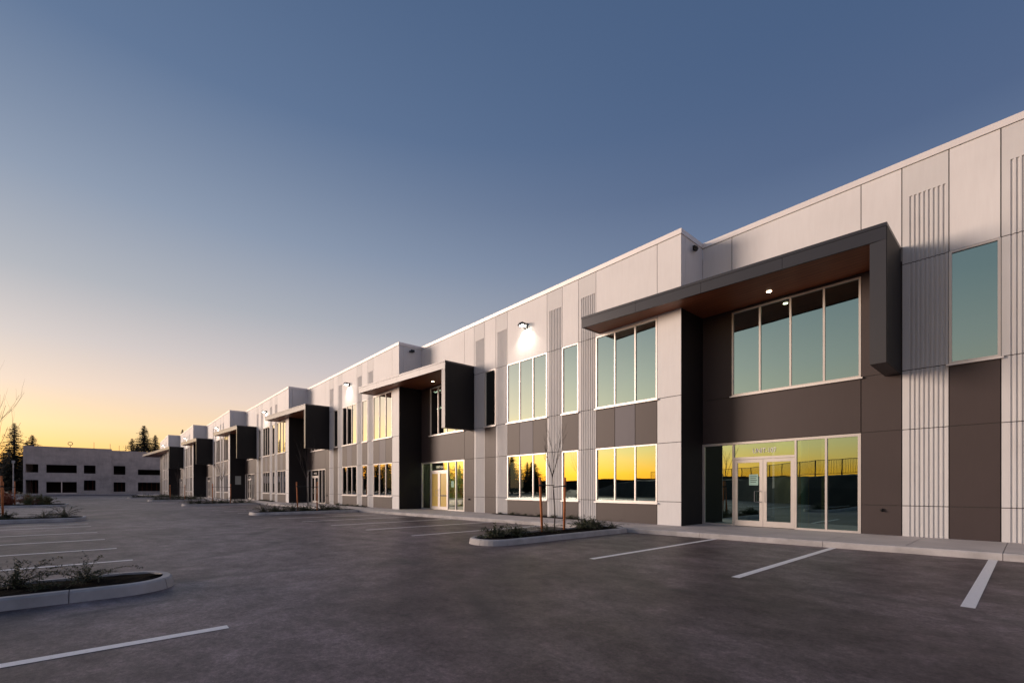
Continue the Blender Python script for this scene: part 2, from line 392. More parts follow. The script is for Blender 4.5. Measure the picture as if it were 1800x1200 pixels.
    # security camera up on the return wall
    sc_ = MB(); sc_.box(0, .08, ST * .52, ST * .66, 10.2, 10.34); sc_.tube([(.05, ST * .59, 10.22), (.16, ST * .59 - .1, 10.18), (.2, ST * .59 - .3, 10.14)], [.05, .06, .06], 8)
    if n in (1, 2): sc_.build('security_camera', M['blackmetal'], bld, loc)
    if not canopy: return
    # canopy: skewed flat roof with fascia, ending in a hanging fin
    xA, yA = -12.30, -1.89          # front right corner (local)
    dx, dy = -9.33, -.82
    if n == 5: dx, dy = dx * 2.93, dy * 2.93
    xB, yB = xA + dx, yA + dy
    zt, zb = 8.26, 7.84
    xw = -L                        # wall return line
    ext = ST
    cn = MB(); k = .12
    ux, uy = dx / math.hypot(dx, dy), dy / math.hypot(dx, dy)
    nx, ny = -uy, ux
    if ny < 0: nx, ny = -nx, -ny
    # fascia front in panels with fine joints, deck, left end
    LN = math.hypot(dx, dy); npn = max(4, int(round(LN / 2.4)))
    for i in range(npn):
        a0 = LN * i / npn + (.004 if i else 0); a1 = LN * (i + 1) / npn - (.004 if i < npn - 1 else 0)
        p = [(xA + ux * a0, yA + uy * a0), (xA + ux * a1, yA + uy * a1)]
        q = [(p[1][0] + nx * .06, p[1][1] + ny * .06), (p[0][0] + nx * .06, p[0][1] + ny * .06)]
        cn.prism((p + q)[::-1], zb, zt - .09)
    cn.prism([(xA + .015, yA - .015), (xA + .015, -.002), (xw + .0, -.002), (xw + .0, -ST - .002), (xB + .0, -ST - .002 - (0 if n < 5 else 0)), (xB - .015, yB - .015)][::1], zt - .085, zt)
    # left end face
    cn.prism([(xB, yB + .06), (xB + .06, yB + .066), (xB + .06, -ST - .003), (xB, -ST - .003)][::-1], zb, zt - .09)
    co = cn.build('canopy', M['fascia'], bld, loc)
    so = MB()
    so.prism([(xA - .34, yA + .062), (xA - .34, -.004), (xw + .003, -.004), (xw + .003, -ST - .004), (xB + .062, -ST - .004), (xB + .062, yB + .075)], zb + .02, zb + .05)
    so.build('soffit', M['soffit'], co)
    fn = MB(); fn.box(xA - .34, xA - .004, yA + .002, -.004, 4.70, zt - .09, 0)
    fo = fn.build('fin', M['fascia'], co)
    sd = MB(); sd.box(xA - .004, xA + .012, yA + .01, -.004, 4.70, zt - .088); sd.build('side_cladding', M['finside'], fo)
    dl = MB()
    for (px, py) in ((-15.47, -.70), (-17.2, -.75)):
        pts = [(px + .075 * math.cos(t * math.pi / 5), py + .075 * math.sin(t * math.pi / 5)) for t in range(10)]
        if px == -15.47: dl.prism(pts, zb + .008, zb + .018)
    dl.build('downlight', M['spot'], co)
    ld = bpy.data.lights.new('downlight_glow', 'SPOT'); ld.energy = 7; ld.color = (1, .8, .55); ld.spot_size = R_(110); ld.spot_blend = .8; ld.shadow_soft_size = .05
    lo = bpy.data.objects.new('downlight_glow', ld); COL.objects.link(lo); lo.parent = bld; lo.location = (-15.47 + loc[0], -.70 + loc[1], zb - .0)
NU = 7
for n in range(NU): make_unit(n, canopy=n < 6, store=n < 6)
# ends of the building
e = MB(); e.box(.0, .2, 0, 34, 0, ZP); e.box(-L * NU - .2, -L * NU - .004, -ST * 6, 34, 0, ZP)
e.build('end_wall', M['white'], bld)
# things seen through the glass, plus one added fill panel
o = MB(); o.tube([(-14.85 + 0, .62, .12), (-14.85, .62, 3.42)], .10, 16); o.build('interior_column', M['teal'], bld, smooth=True)
o = MB(); o.box(-15.1, -16.2, 1.9, 2.0, .12, 3.4); o.box(-14.5, -14.7, 1.9, 2.0, .12, 3.4); o.build('interior_partition', M['ochre'], bld)
o = MB(); o.box(-16.2, -15.0, .9, 1.5, 3.40, 3.44); o.build('ceiling_or_fill_light', M['fillpanel'], bld)  # glowing panel added only to brighten the partition behind the doors
o = MB(); o.box(-14.9, -17.4, 1.4, 1.5, .12, 3.44); o.build('interior_partition', M['ochre'], bld, (-L, -ST, 0))
o = MB(); o.box(-17.1, -15.0, .35, .8, 3.40, 3.44); o.build('ceiling_or_fill_light', M['tube2'], bld, (-L, -ST, 0))
o = MB(); o.box(-15.08, -15.72, -.03, .03, 1.0, 1.06); o.build('push_bar', M['blackmetal'], bld, (-L, -ST, 0))
for zz, yy in ((7.66, .5), (6.62, .7)):
    o = MB(); o.box(-16.55, -16.95, yy, yy + .06, zz, zz + .05); o.box(-17.05, -17.4, yy + .05, yy + .11, zz, zz + .05)
    o.build('ceiling_or_fill_light', M['tube'], bld, (-L, -ST, 0))
# notices on glass, plate on dark wall
def notice(x, z, w, h, loc):
    o = MB(); o.box(x - w / 2, x + w / 2, .018, .02, z - h / 2, z + h / 2, 0)
    for i in range(4): o.box(x - w * .36, x + w * (.36 - .1 * (i % 2)), .0165, .0178, z + h * (.28 - .17 * i), z + h * (.33 - .17 * i), 1)
    o.build('paper_notice', [M['paper'], M['ink']], bld, loc)
notice(-16.22, 1.78, .30, .38, (0, 0, 0)); notice(-14.45, 1.72, .26, .36, (-L, -ST, 0))
o = MB(); o.box(0, .02, .55, 1.15, 1.9, 2.9); o.build('sign_plate', M['plate'], bld, (-L * 4, -ST * 4, 0))

# ------------------------------------------------------------------ ground
def yc(x): return 13.82 + .0845 * x
g = MB(); g.add([(-3000, -3000, -.012), (3000, -3000, -.012), (3000, 3000, -.012), (-3000, 3000, -.012)], [(0, 1, 2, 3)])
struct('ground', g, M['field'], 'rough open ground around the car park')
g = MB(); g.add([(-139, -24, 0), (45, -24, 0), (45, 40, 0), (-139, 40, 0)], [(0, 1, 2, 3)])
struct('car_park_asphalt', g, M['asphalt'], 'dark brown-grey asphalt of the car park')
# pavement slabs + kerb along the units
g = MB(); k = MB(); x = 12.0
while x > -121:
    x2 = x - 1.55
    def wy(xx):
        n = int(math.floor((XR0 - xx - 1e-6) / L)); n = max(0, min(NU - 1, n)); return Y0 - ST * n + .1
    yb = max(wy(x), wy(x2 ))
    g.add([(x2 + .012, yc(x2) + .15, 0), (x, yc(x) + .15, 0), (x, yb, 0), (x2 + .012, yb, 0), (x2 + .012, yc(x2) + .15, .15), (x, yc(x) + .15, .15), (x, yb, .15), (x2 + .012, yb, .15)],
          [(4, 5, 6, 7), (0, 1, 5, 4), (3, 0, 4, 7), (1, 2, 6, 5)])
    x = x2
struct('pavement', g, M['slab'], 'pale concrete pavement along the foot of the building')
x = 12.0
while x > -121:
    x2 = x - 3.1
    a, c = (x2 + .01, yc(x2)), (x, yc(x))
    pr = [(0, 0), (.012, .12), (.035, .152), (.148, .154), (.148, 0)]
    vs = [(c[0], c[1] + p, z) for p, z in pr] + [(a[0], a[1] + p, z) for p, z in pr]
    k.add(vs, [(i, i + 5, i + 6, i + 1) for i in range(4)] + [(0, 1, 2, 3, 4), (9, 8, 7, 6, 5)])
    x = x2
struct('kerb', k, M['concrete'], 'concrete kerb edging the pavement in front of the building')

def island(name, xl, xr, tip, end, sgn, label, rad=.65):
    """kerbed bed between xl..xr whose rounded tip is at y=tip; runs to y=end; sgn=-1: tip points to -y"""
    path = [(xr, end)]
    cy = tip - sgn * rad
    nst = max(1, int(abs(end - cy) / .5))
    for i in range(1, nst): path.append((xr, end + (cy - end) * i / nst))
    for i in range(0, 9):
        t = math.pi / 2 * i / 8; path.append((xr - rad + rad * math.cos(t), cy + sgn * rad * math.sin(t)))
    for i in range(0, 9):
        t = math.pi / 2 * (1 - i / 8); path.append((xl + rad - rad * math.cos(t), cy + sgn * rad * math.sin(t)))
    for i in range(1, nst + 1): path.append((xl, cy + (end - cy) * i / nst))
    P = [Vector((p[0], p[1], 0)) for p in path]
    k = MB()
    pr = [(0, 0), (.025, .125), (.05, .152), (.145, .154), (.155, .02)]
    cxm = (xl + xr) / 2
    def ring(i):
        d = (P[min(i + 1, len(P) - 1)] - P[max(i - 1, 0)]).normalized()
        n = Vector((-d.y, d.x, 0))
        # point inward
        ctr = Vector((cxm, cy if (P[i].y - cy) * sgn > 0 else P[i].y, 0))
        if n.dot(ctr - P[i]) < 0: n = -n
        return [P[i] + n * p + Vector((0, 0, z)) for p, z in pr]
    rings = [ring(i) for i in range(len(P))]
    for i in range(len(P) - 1):
        A, B = rings[i], rings[i + 1]
        if i % 6 == 4: B = [a.lerp(b_, 1 - min(.5, .009 / max(.01, (P[i + 1] - P[i]).length))) for a, b_ in zip(A, B)]
        k.add(A + B, [(j, j + 5, j + 6, j + 1) for j in range(4)])
    struct('kerb', k, M['concrete'], 'rounded pale concrete kerb around ' + label, smooth=False)
    # soil as a gently lumpy sheet
    s = MB(); nx_, ny_ = 10, int(abs(end - tip) / .15)
    vs = []; 
    for j in range(ny_ + 1):
        y = tip - sgn * .14 + (end - (tip - sgn * .14)) * j / ny_
        dd = abs(y - cy) if (y - cy) * sgn > 0 else 0
        inset = .14 + (rad - .14) - math.sqrt(max(0, (rad - .14) ** 2 - dd * dd))
        a_, b_ = xl + inset, xr - inset
        for i in range(nx_ + 1):
            edge = min(i, nx_ - i) / nx_
            vs.append((a_ + (b_ - a_) * i / nx_, y, .115 + .035 * min(1, edge * 4) + random.uniform(-.012, .014)))
    fs = [(j * (nx_ + 1) + i, j * (nx_ + 1) + i + 1, (j + 1) * (nx_ + 1) + i + 1, (j + 1) * (nx_ + 1) + i) for j in range(ny_) for i in range(nx_)]
    s.add(vs, fs)
    struct('planting_bed', s, M['soil'], 'dark mulch soil inside ' + label)
ISL = {}
island('a', -9.62, -8.25, .72, -9.0, 1, 'the nearest island at the left edge')
island('b', -30.6, -28.4, -.95, -12.0, 1, 'the second island at the left edge')
island('c', -56.5, -51.0, -2.9, -16.0, 1, 'the far left island with orange shrubs', .9)
island('d', -10.36, -8.94, 7.15, yc(-10) - .0, -1, 'the island nearest the doors', .66)
for i in range(1, 5):
    island('e', -11.0 - 18.35 * i + .2 * (i > 1), -9.2 - 18.35 * i + .2 * (i > 1), 7.05 - 1.40 * i, yc(-10 - 18.35 * i), -1, ['', 'the second island along the building', 'the third island along the building', 'the fourth island along the building', 'the fifth island along the building'][i], .72)

# parking lines
g = MB()
def line(x, y0, y1, w=.135): g.add([(x - w / 2, y0, .004), (x + w / 2, y0, .004), (x + w / 2, y1, .004), (x - w / 2, y1, .004)], [(0, 1, 2, 3)])
for x in (-.53, -3.27, -6.12, -12.79, -15.65, -18.45, -21.35, -24.2): line(x, yc(x) - 5.72, yc(x) - .02)
for kx in range(1, 5):
    for j in range(5): x = -12.7 - 18.2 * kx - 2.85 * j; line(x, yc(x) - 5.7, yc(x) - .02)
line(2.2, yc(2.2) - 5.7, yc(2.2) - .02); line(4.95, yc(4.95) - 5.7, yc(4.95) - .02)
for x, y in ((-5.72, .93), (-12.33, .30), (-14.95, .06), (-17.8, -.19), (-20.8, -.42), (-24.15, -.66), (-26.0, -.8), (-2.97, 1.2), (-.2, 1.45)):
    line(x, y - 11.5, y)
for j in range(7): line(-33.5 - 2.8 * j, -14, -1.6 - .22 * j)
struct('parking_line', g, M['line'], 'worn white bay lines painted on the asphalt')

# planted strip against the wall of the second unit
def strip(n, s0, s1):
    xr = XR0 - L * n; yw = Y0 - ST * n
    s = MB(); N = 40
    vs = []
    for i in range(N + 1):
        for j in range(4):
            vs.append((xr - s0 - (s1 - s0) * i / N, yw - .02 - .36 * j / 3, .158 + random.uniform(0, .03) * (0 if j in (0, 3) else 1)))
    s.add(vs, [(i * 4 + j, i * 4 + j + 1, (i + 1) * 4 + j + 1, (i + 1) * 4 + j) for i in range(N) for j in range(3)])
    struct('planting_bed', s, M['soil'], 'narrow mulch bed at the wall foot of unit %d along' % (n + 1))
for n in (1, 2, 3): strip(n, 4.2, 10.3)

# ------------------------------------------------------------------ plants
def shrub_mesh(seed, nst, ln, spread, leaf, lsz=.022, up=.75, dens=26):
    rnd = random.Random(seed); st, lf = MB(), MB()
    for s in range(nst):
        a = rnd.uniform(0, 2 * math.pi); l = ln * rnd.uniform(.55, 1.1); el = rnd.uniform(.45, 1.45) * up
        p = Vector((rnd.uniform(-.06, .06), rnd.uniform(-.06, .06), 0)); d = Vector((math.cos(a) * math.cos(el) * spread, math.sin(a) * math.cos(el) * spread, math.sin(el))).normalized()
        pts = [p.copy()]; nseg = 7
        for i in range(nseg):
            p = p + d * l / nseg; d = (d + Vector((rnd.uniform(-.12, .12), rnd.uniform(-.12, .12), -.07 - .05 * i * .6))).normalized()
            if p.z < .03: p.z = .03
            pts.append(p.copy())
        st.tube(pts, [.006 * (1 - .75 * i / nseg) for i in range(nseg + 1)], 3, cap=False)
        for i in range(int(dens * l / .6)):
            t = rnd.uniform(.12, 1) * nseg; i0 = min(nseg - 1, int(t)); q = pts[i0].lerp(pts[i0 + 1], t - i0)
            sz = lsz * rnd.uniform(.6, 1.3); off = Vector((rnd.gauss(0, 1), rnd.gauss(0, 1), rnd.gauss(0, .8))).normalized()
            q2 = q + off * sz * rnd.uniform(.5, 2.2); u = off; w = u.cross(Vector((rnd.uniform(-1, 1), rnd.uniform(-1, 1), rnd.uniform(-1, 1)))).normalized()
            lf.add([q2 - u * sz, q2 + w * sz * .5, q2 + u * sz, q2 - w * sz * .5], [(0, 1, 2, 3)])
    for i in range(int(nst * dens * .35)):
        a = rnd.uniform(0, 6.28); hh = abs(rnd.gauss(0, .5)) * ln * .42; r_ = abs(rnd.gauss(0, .5)) * ln * .17 * (1.2 - hh / ln)
        q2 = Vector((math.cos(a) * r_, math.sin(a) * r_, .02 + hh)); u = Vector((rnd.gauss(0, 1), rnd.gauss(0, 1), rnd.gauss(0, .8))).normalized()
        w = u.cross(Vector((rnd.uniform(-1, 1), rnd.uniform(-1, 1), rnd.uniform(-1, 1)))).normalized(); sz = lsz * rnd.uniform(.8, 1.5)
        lf.add([q2 - u * sz, q2 + w * sz * .5, q2 + u * sz, q2 - w * sz * .5], [(0, 1, 2, 3)])
    return st, lf
SHR = []
def make_shrub(seed, nst, ln, spread, leafmat, **kw):
    root = empty('shrub'); st, lf = shrub_mesh(seed, nst, ln, spread, leafmat, **kw)
    st.build('stem', M['bark'], root); lf.build('foliage', M[leafmat], root); return root
protos = [make_shrub(1, 24, .85, 1.0, 'leaf', dens=75, up=.8, lsz=.016), make_shrub(2, 20, 1.0, 1.1, 'leaf', dens=66, up=.72, lsz=.016), make_shrub(3, 34, .55, 1.0, 'leaf', dens=50, lsz=.026),
          make_shrub(4, 40, .9, .9, 'leafred', dens=55, lsz=.035, up=1.0), make_shrub(5, 60, .8, .8, 'leaflight', dens=40, lsz=.035, up=1.1)]
used = [0] * 5
ORD = ['first', 'second', 'third', 'fourth', 'fifth', 'sixth', 'seventh', 'eighth', 'ninth', 'tenth', 'eleventh', 'twelfth']
def put_shrub(i, x, y, z, sc, label, group):
    o = protos[i] if not used[i] else copy_tree(protos[i]); used[i] = 1
    o.location = (x, y, z); o.rotation_euler.z = random.uniform(0, 6.28); o.scale = (sc, sc, sc * random.uniform(.85, 1.1))
    tag(o, label, 'shrub', group)
put_shrub(1, -9.02, -.30, .135, .68, 'wispy dark shrub nearest the rounded tip of the nearest left island', 'shrubs in the nearest left island')
put_shrub(0, -9.08, -1.0, .135, .78, 'denser dark shrub behind the first one on the nearest left island', 'shrubs in the nearest left island')
put_shrub(1, -9.2, -1.75, .135, .7, 'thin shrub cut by the left edge of the frame on the nearest island', 'shrubs in the nearest left island')
put_shrub(2, -8.75, -.75, .13, .3, 'tiny green sprig between the two big shrubs on the nearest left island', 'shrubs in the nearest left island')
for j, (x, y, s) in enumerate(((-29.3, -1.7, 1.0), (-29.6, -2.4, .85), (-29.2, -3.5, .9), (-29.8, -4.3, 1.1), (-29.3, -5.2, 1))):
    put_shrub(j % 3, x, y, .135, s, 'low dark shrub, %s from the tip of the second left island' % ORD[j], 'shrubs in the second left island')
cpos = [(-53, -4.1, 4, 1.1), (-54.6, -4.6, 4, 1.2), (-52.6, -5.1, 4, .9), (-53.2, -6.2, 3, 1.1), (-54.8, -6.6, 3, 1.3), (-52.5, -7.3, 4, 1.0), (-54, -7.8, 3, 1.2), (-53, -8.9, 4, 1.0), (-55.2, -5.4, 4, 1.1), (-53.9, -5.2, 3, .9)]
nr = ng = 0
for x, y, i, s in cpos:
    if i == 3: lab = 'orange-red shrub, %s from the tip of the far left island' % ORD[nr]; nr += 1
    else: lab = 'pale green grassy clump, %s from the tip of the far left island' % ORD[ng]; ng += 1
    put_shrub(i, x, y, .12, s, lab, 'shrubs in the far left island')
dpos = [(-9.7, 7.85, 2, .95), (-9.9, 8.2, 0, .6), (-9.6, 8.55, 2, .9), (-10.1, 9.15, 1, .62), (-9.9, 10.1, 1, .75), (-9.75, 11.75, 2, .95), (-10.1, 12.0, 0, .8), (-9.6, 12.3, 0, .62), (-9.45, 12.8, 1, .6), (-10.2, 12.75, 2, .8)]
for j, (x, y, i, s) in enumerate(dpos):
    put_shrub(i, x, y, .135, s, 'low green shrub, %s from the tip of the island nearest the doors' % ORD[j], 'shrubs in the island nearest the doors')
for kx in range(1, 5):
    for j in range(9):
        y = 7.05 - 1.4 * kx + .7 + j * .52; x = -10.1 - 18.35 * kx + random.uniform(-.35, .35)
        if kx > 1: x += .2
        put_shrub((0, 2, 1)[j % 3], x, y, .135, .95, 'low shrub, %s from the tip of the %s island along the building' % (ORD[j], ORD[kx]), 'shrubs in the %s island along the building' % ORD[kx])
for n in (1, 2, 3):
    xr = XR0 - L * n; yw = Y0 - ST * n
    for j in range(6):
        put_shrub(2, xr - 5.0 - j * .95, yw - .22, .16, random.uniform(.3, .5), 'small sprig at the wall foot, %s from the right in the %s wall bed' % (ORD[j], ORD[n - 1]), 'sprigs in the %s wall bed' % ORD[n - 1])
for j in range(6):
    put_shrub(2, -66.5 - 3.6 * j, 7.1 - .35 * j, .16, 1.25, 'dark round shrub beside the far pavement, %s from the right' % ORD[j], 'round shrubs by the far pavement')

# young bare trees with stakes and ties
def young_tree(seed, h, trunk_h, bend=.03, wide=1.0):
    rnd = random.Random(seed); t, tw = MB(), MB()
    pts = []; 
    for i in range(9):
        u = i / 8; pts.append(Vector((bend * math.sin(u * 5), bend * .6 * math.sin(u * 4 + 1), trunk_h * u)))
    t.tube(pts, [.024 - .010 * i / 8 for i in range(9)], 7)
    def br(p, d, l, r, dep):
        ps = [p.copy()]; n = 5
        for i in range(n):
            p = p + d * l / n; d = (d + Vector((rnd.uniform(-.09, .09), rnd.uniform(-.09, .09), .10))).normalized(); ps.append(p.copy())
        tw.tube(ps, [r * (1 - .6 * i / n) for i in range(n + 1)], 4, cap=False)
        if dep:
            for j in range(rnd.randint(2, 3)):
                k = rnd.randint(1, n - 1); a = rnd.uniform(0, 6.28)
                nd = (d + Vector((math.cos(a), math.sin(a), .3)) * .42 * wide).normalized()
                br(ps[k], nd, l * rnd.uniform(.4, .65), r * .5, dep - 1)
    top = pts[-1]
    for j in range(5):
        a = j * 2.4 + rnd.uniform(-.4, .4)
        br(top - Vector((0, 0, rnd.uniform(0, .18))), Vector((math.cos(a) * .38 * wide, math.sin(a) * .38 * wide, 1)).normalized(), (h - trunk_h) * rnd.uniform(.6, .95), .012, 2)
    br(top, Vector((.02, 0, 1)), (h - trunk_h), .010, 2)
    root = empty('young_tree'); t.build('trunk', M['bark'], root, smooth=True); tw.build('crown', M['bark'], root)
    return root
def tree_set(x, y, h, th, label, seed, stakes, z=.13, tieh=1.45, wide=1.0):
    t = young_tree(seed, h, th, wide=wide); t.location = (x, y, z); tag(t, 'bare young tree with thin upright twigs in ' + label, 'tree', 'young trees in the car park islands')
    for q, (sx, sy, lx, sl) in enumerate(stakes):
        s = MB(); pt = [Vector((0, 0, 0)), Vector((lx * .5, 0, sl * .5)), Vector((lx, 0, sl))]
        s.tube(pt, [.038, .038, .036], 8); s.tube([pt[2] - Vector((0, 0, .16)), pt[2] + Vector((lx * .01, 0, .01))], [.0, .038], 8) if False else None
        o = s.build('wooden_stake', M['stake'], None, (sx, sy, z - .02), smooth=True)
        tag(o, 'orange wooden stake, %s of the pair in %s' % (('left', 'right')[q], label), 'stake', 'stakes beside young trees')
        b = MB(); hgt = tieh - .02 * q
        sp = Vector((sx + lx * hgt / sl, sy, z + hgt)); tp = Vector((x, y, z + hgt - .03 * q))
        d = (tp - sp); d.z = 0
        b.tube([sp - d.normalized() * .05, sp + d * .02, sp.lerp(tp, .5), tp], [.026, .024, .015, .017], 6)
        for c_ in (sp, ):
            b.tube([c_ - Vector((0, 0, .03)), c_ + Vector((0, 0, .03))], .048, 8)
        o = b.build('tree_tie', M['rubber'], None)
        tag(o, 'black rubber tie on the %s stake in %s' % (('left', 'right')[q], label), 'tie', 'rubber tree ties')
tree_set(-10.05, 10.57, 3.2, 1.85, 'the island nearest the doors', 11, ((-10.15, 10.15, -.11, 1.72), (-10.0, 11.0, .04, 1.72)))
tree_set(-28.6, 8.73, 3.9, 2.0, 'the second island along the building', 12, ((-28.95, 8.3, -.25, 1.75), (-28.3, 9.2, .05, 1.75)))
tree_set(-46.5, 7.1, 3.6, 2.0, 'the third island along the building', 13, ((-47.0, 6.5, -.1, 1.75), (-46.2, 7.7, .05, 1.75)))
tree_set(-64.9, 5.6, 3.6, 2.0, 'the fourth island along the building', 14, ((-65.3, 4.9, -.1, 1.75), (-64.5, 6.2, .05, 1.75)))
tree_set(-29.4, -4.15, 5.6, 2.0, 'the second left island', 15, ((-29.6, -3.9, .1, 1.95), (-29.5, -3.62, .42, 1.9)), wide=1.3)
tree_set(-53.6, -6.9, 4.6, 2.0, 'the far left island', 16, ((-53.9, -6.6, .1, 1.9), (-53.2, -5.9, .05, 1.9)), wide=1.2)

# slim red marker cone by a door, small post far left
r = MB(); r.box(-.2, .2, -.2, .2, 0, .05); r.tube([(0, 0, .05), (0, 0, .5), (0, 0, 1.1)], [.15, .10, .05], 12)
tag(r.build('marker_cone', M['red'], None, (-63.0, 11.35, .15)), 'tall slim red marker cone beside the dark return wall and glazed door', 'cone')
p_ = tag(empty('sign_post', (-100.5, -11.3, 0)), 'thin pale post with a small plate near the unfinished building', 'post')
r = MB(); r.tube([(0, 0, 0), (0, 0, 5.6)], [.08, .06], 8); r.build('pole', M['concrete'], p_)
r = MB(); r.box(-.04, .04, -.18, .18, 5.2, 5.6); r.build('sign_plate', M['plate'], p_)

# ------------------------------------------------------------------ unfinished building
ub = tag(empty('unfinished_building', (-141, 0, 0)), 'unfinished bare concrete building with open dark window holes at the far end', 'building')
def opening_wall(y0, y1, H, x, holes, name):
    ys = sorted({y0, y1, *[h[0] for h in holes], *[h[1] for h in holes]})
    w = MB()
    for a, c in zip(ys[:-1], ys[1:]):
        hs = sorted([h for h in holes if h[0] <= a + 1e-6 and h[1] >= c - 1e-6], key=lambda h: h[2]); z = 0
        for h in hs: w.box(x - .3, x, a, c, z, h[2]); z = h[3]
        w.box(x - .3, x, a, c, z, H)
    return w.build(name, M['bare'], ub)
H1 = [(-14.1, -12.2, .3, 3.2), (-14.1, -12.2, 4.8, 6.6), (-11, -6.2, .3, 2.8), (-11, -6.2, 4.8, 6.55), (-5.05, -3.1, .9, 3.2), (-5.05, -3.1, 4.75, 6.6)]
H2 = [(0, 2.1, .6, 2.8), (0, 2.1, 4.6, 6.65), (4.4, 12, .7, 2.8), (4.4, 12, 4.6, 5.9), (14, 17, .7, 2.8), (14, 17, 4.6, 5.9)]
opening_wall(-14.45, -.3, 10.5, 0, H1, 'wall'); opening_wall(-.3, 26, 10.2, -.22, H2, 'wall')
w = MB(); w.box(-40, -.3, -14.45, -14.15, 0, 10.5); w.box(-.9, -.31, -.6, -.3, 0, 10.45); w.build('side_wall', M['bare'], ub)
w = MB(); w.box(-40, -.9, -14.1, 25.9, 3.5, 4.1); w.box(-40, -.9, -14.1, 25.9, 9.0, 9.4); w.box(-12, -11.7, -14.1, 25.9, 0, 3.5); w.box(-12, -11.7, -14.1, 25.9, 4.1, 9); w.build('floor_slab', M['joint'], ub)
w = MB()
for y in (-13.5, -12.8, -4.5, -3.7, .6, 1.4, 5.2, 6.1, 7.0, 8.0, 9.1, 10.2): w.box(-2.2, -2.05, y, y + .12, .1, 3.4)
w.build('timber_post', M['rust'], ub)
w = MB(); w.box(-.25, -.1, -8.7, -8.55, .3, 2.8); w.box(-.25, -.1, -11, -6.2, .3, .42); w.build('glazing_bar', M['steel'], ub)
w = MB()
w.tube([(-1, -7.3, 10.5), (-1, -7.3, 11.0)], .05, 6); w.tube([(-1, -7.3 + .38 * math.cos(t * math.pi / 6), 11.4 + .38 * math.sin(t * math.pi / 6)) for t in range(13)], .06, 5)
for y, h in ((-3.4, 1.6), (-.6, 1.4), (1.0, 1.1), (2.2, 1.3), (5.0, 1.2)): w.tube([(-1.5, y, 10.1), (-1.5, y, 10.4 + h)], .035, 5)
w.build('rooftop_mast', M['blackmetal'], ub)
# low rubble / planting line and pavement at its foot
g = MB(); g.box(-139.4, -136.5, -16, 40, 0, .14)
struct('pavement', g, M['slab'], 'concrete apron at the foot of the unfinished building')

# ------------------------------------------------------------------ conifers
def conifer(seed, h, rad, sparse=1.0):
    rnd = random.Random(seed); t, c = MB(), MB()
    t.tube([(0, 0, 0), (0, 0, h * .5), (0, 0, h * .98)], [h * .014, h * .009, .02], 6)
    z = h * .10
    while z < h * .985:
        u = z / h; rr = 1.45 * rad * (1 - u) ** .85 * rnd.uniform(.65, 1.2) + .05
        for k in range(int(11 * sparse + 5)):
            a = rnd.uniform(0, 6.28); l = rr * rnd.uniform(.55, 1.15)
            if rnd.random() > .93 * min(1, sparse + .1): continue
            nseg = max(2, int(l / .45)); d = Vector((math.cos(a), math.sin(a), rnd.uniform(-.25, .2)))
            for i in range(nseg * 3):
                s = (i + rnd.random()) / (nseg * 3); q = Vector((0, 0, z)) + d * l * s + Vector((0, 0, -.22 * l * s * s))
                w = (.60) * (1.15 - s * .75) * (.30 + .9 * (1 - u) ** .7); o1 = Vector((rnd.uniform(-1, 1), rnd.uniform(-1, 1), rnd.uniform(-.7, .25))).normalized() * w
                o2 = Vector((-math.sin(a), math.cos(a), rnd.uniform(-.4, .1))) * w * rnd.choice((-1, 1)) * .7
                c.add([q, q + o1, q + o2 + Vector((0, 0, -.14))], [(0, 1, 2)])
        z += h * .018 * (1.2 - .5 * u) + .06
    root = empty('conifer'); t.build('trunk', M['darkbark'], root); c.build('crown', M['needle'], root)
    return root
def ray(px, t):
    a = R_(48.8); r = (px - 900) / 800
    return (t * (-math.sin(a) + math.cos(a) * r), t * (math.cos(a) + math.sin(a) * r))
def ztop(py, t): return 1.5 + (857 - py) / 800 * t
CP = [conifer(21, 18, 4.2), conifer(22, 18, 3.4, .75), conifer(23, 18, 4.8, 1.1)]
cu_ = [0, 0, 0]
def put_con(i, x, y, h, label, group, fat=1.0):
    o = CP[i] if not cu_[i] else copy_tree(CP[i]); cu_[i] = 1
    s = h / 18; o.location = (x, y, -.1); o.scale = (s * fat, s * fat, s); o.rotation_euler.z = random.uniform(0, 6.28); tag(o, label, 'tree', group)
for px, py, t, i, fat, lab in (
    (25, 740, 112, 1, 1.6, 'tall slender dark conifer at the left end of the unfinished building'),
    (6, 792, 118, 0, 1.5, 'shorter broad conifer left of the slender conifer'),
    (37, 800, 122, 2, 1.1, 'short dark conifer between the slender conifer and the unfinished building'),
    (17, 785, 125, 2, 1.3, 'dark conifer close behind the slender conifer'),
    (57, 762, 150, 0, 1.5, 'conifer top showing above the left roof corner of the unfinished building'),
    (48, 772, 155, 1, 1.5, 'smaller conifer top just left of the one above the left roof corner'),
    (253, 745, 175, 2, 1.3, 'tallest dark conifer above the right roof of the unfinished building'),
    (273, 762, 178, 0, 1.3, 'conifer just right of the tallest one, beside the last canopy'),
    (232, 768, 172, 1, 1.4, 'small conifer just left of the tallest one over the roof'),
    (241, 781, 168, 0, 1.2, 'low conifer filling the gap between the small and the tallest conifer'),
    (321, 752, 230, 0, .8, 'conifer tip showing over the roof of the long building')):
    x, y = ray(px, t); put_con(i, x, y, ztop(py, t), lab, 'conifers behind the unfinished building', fat)
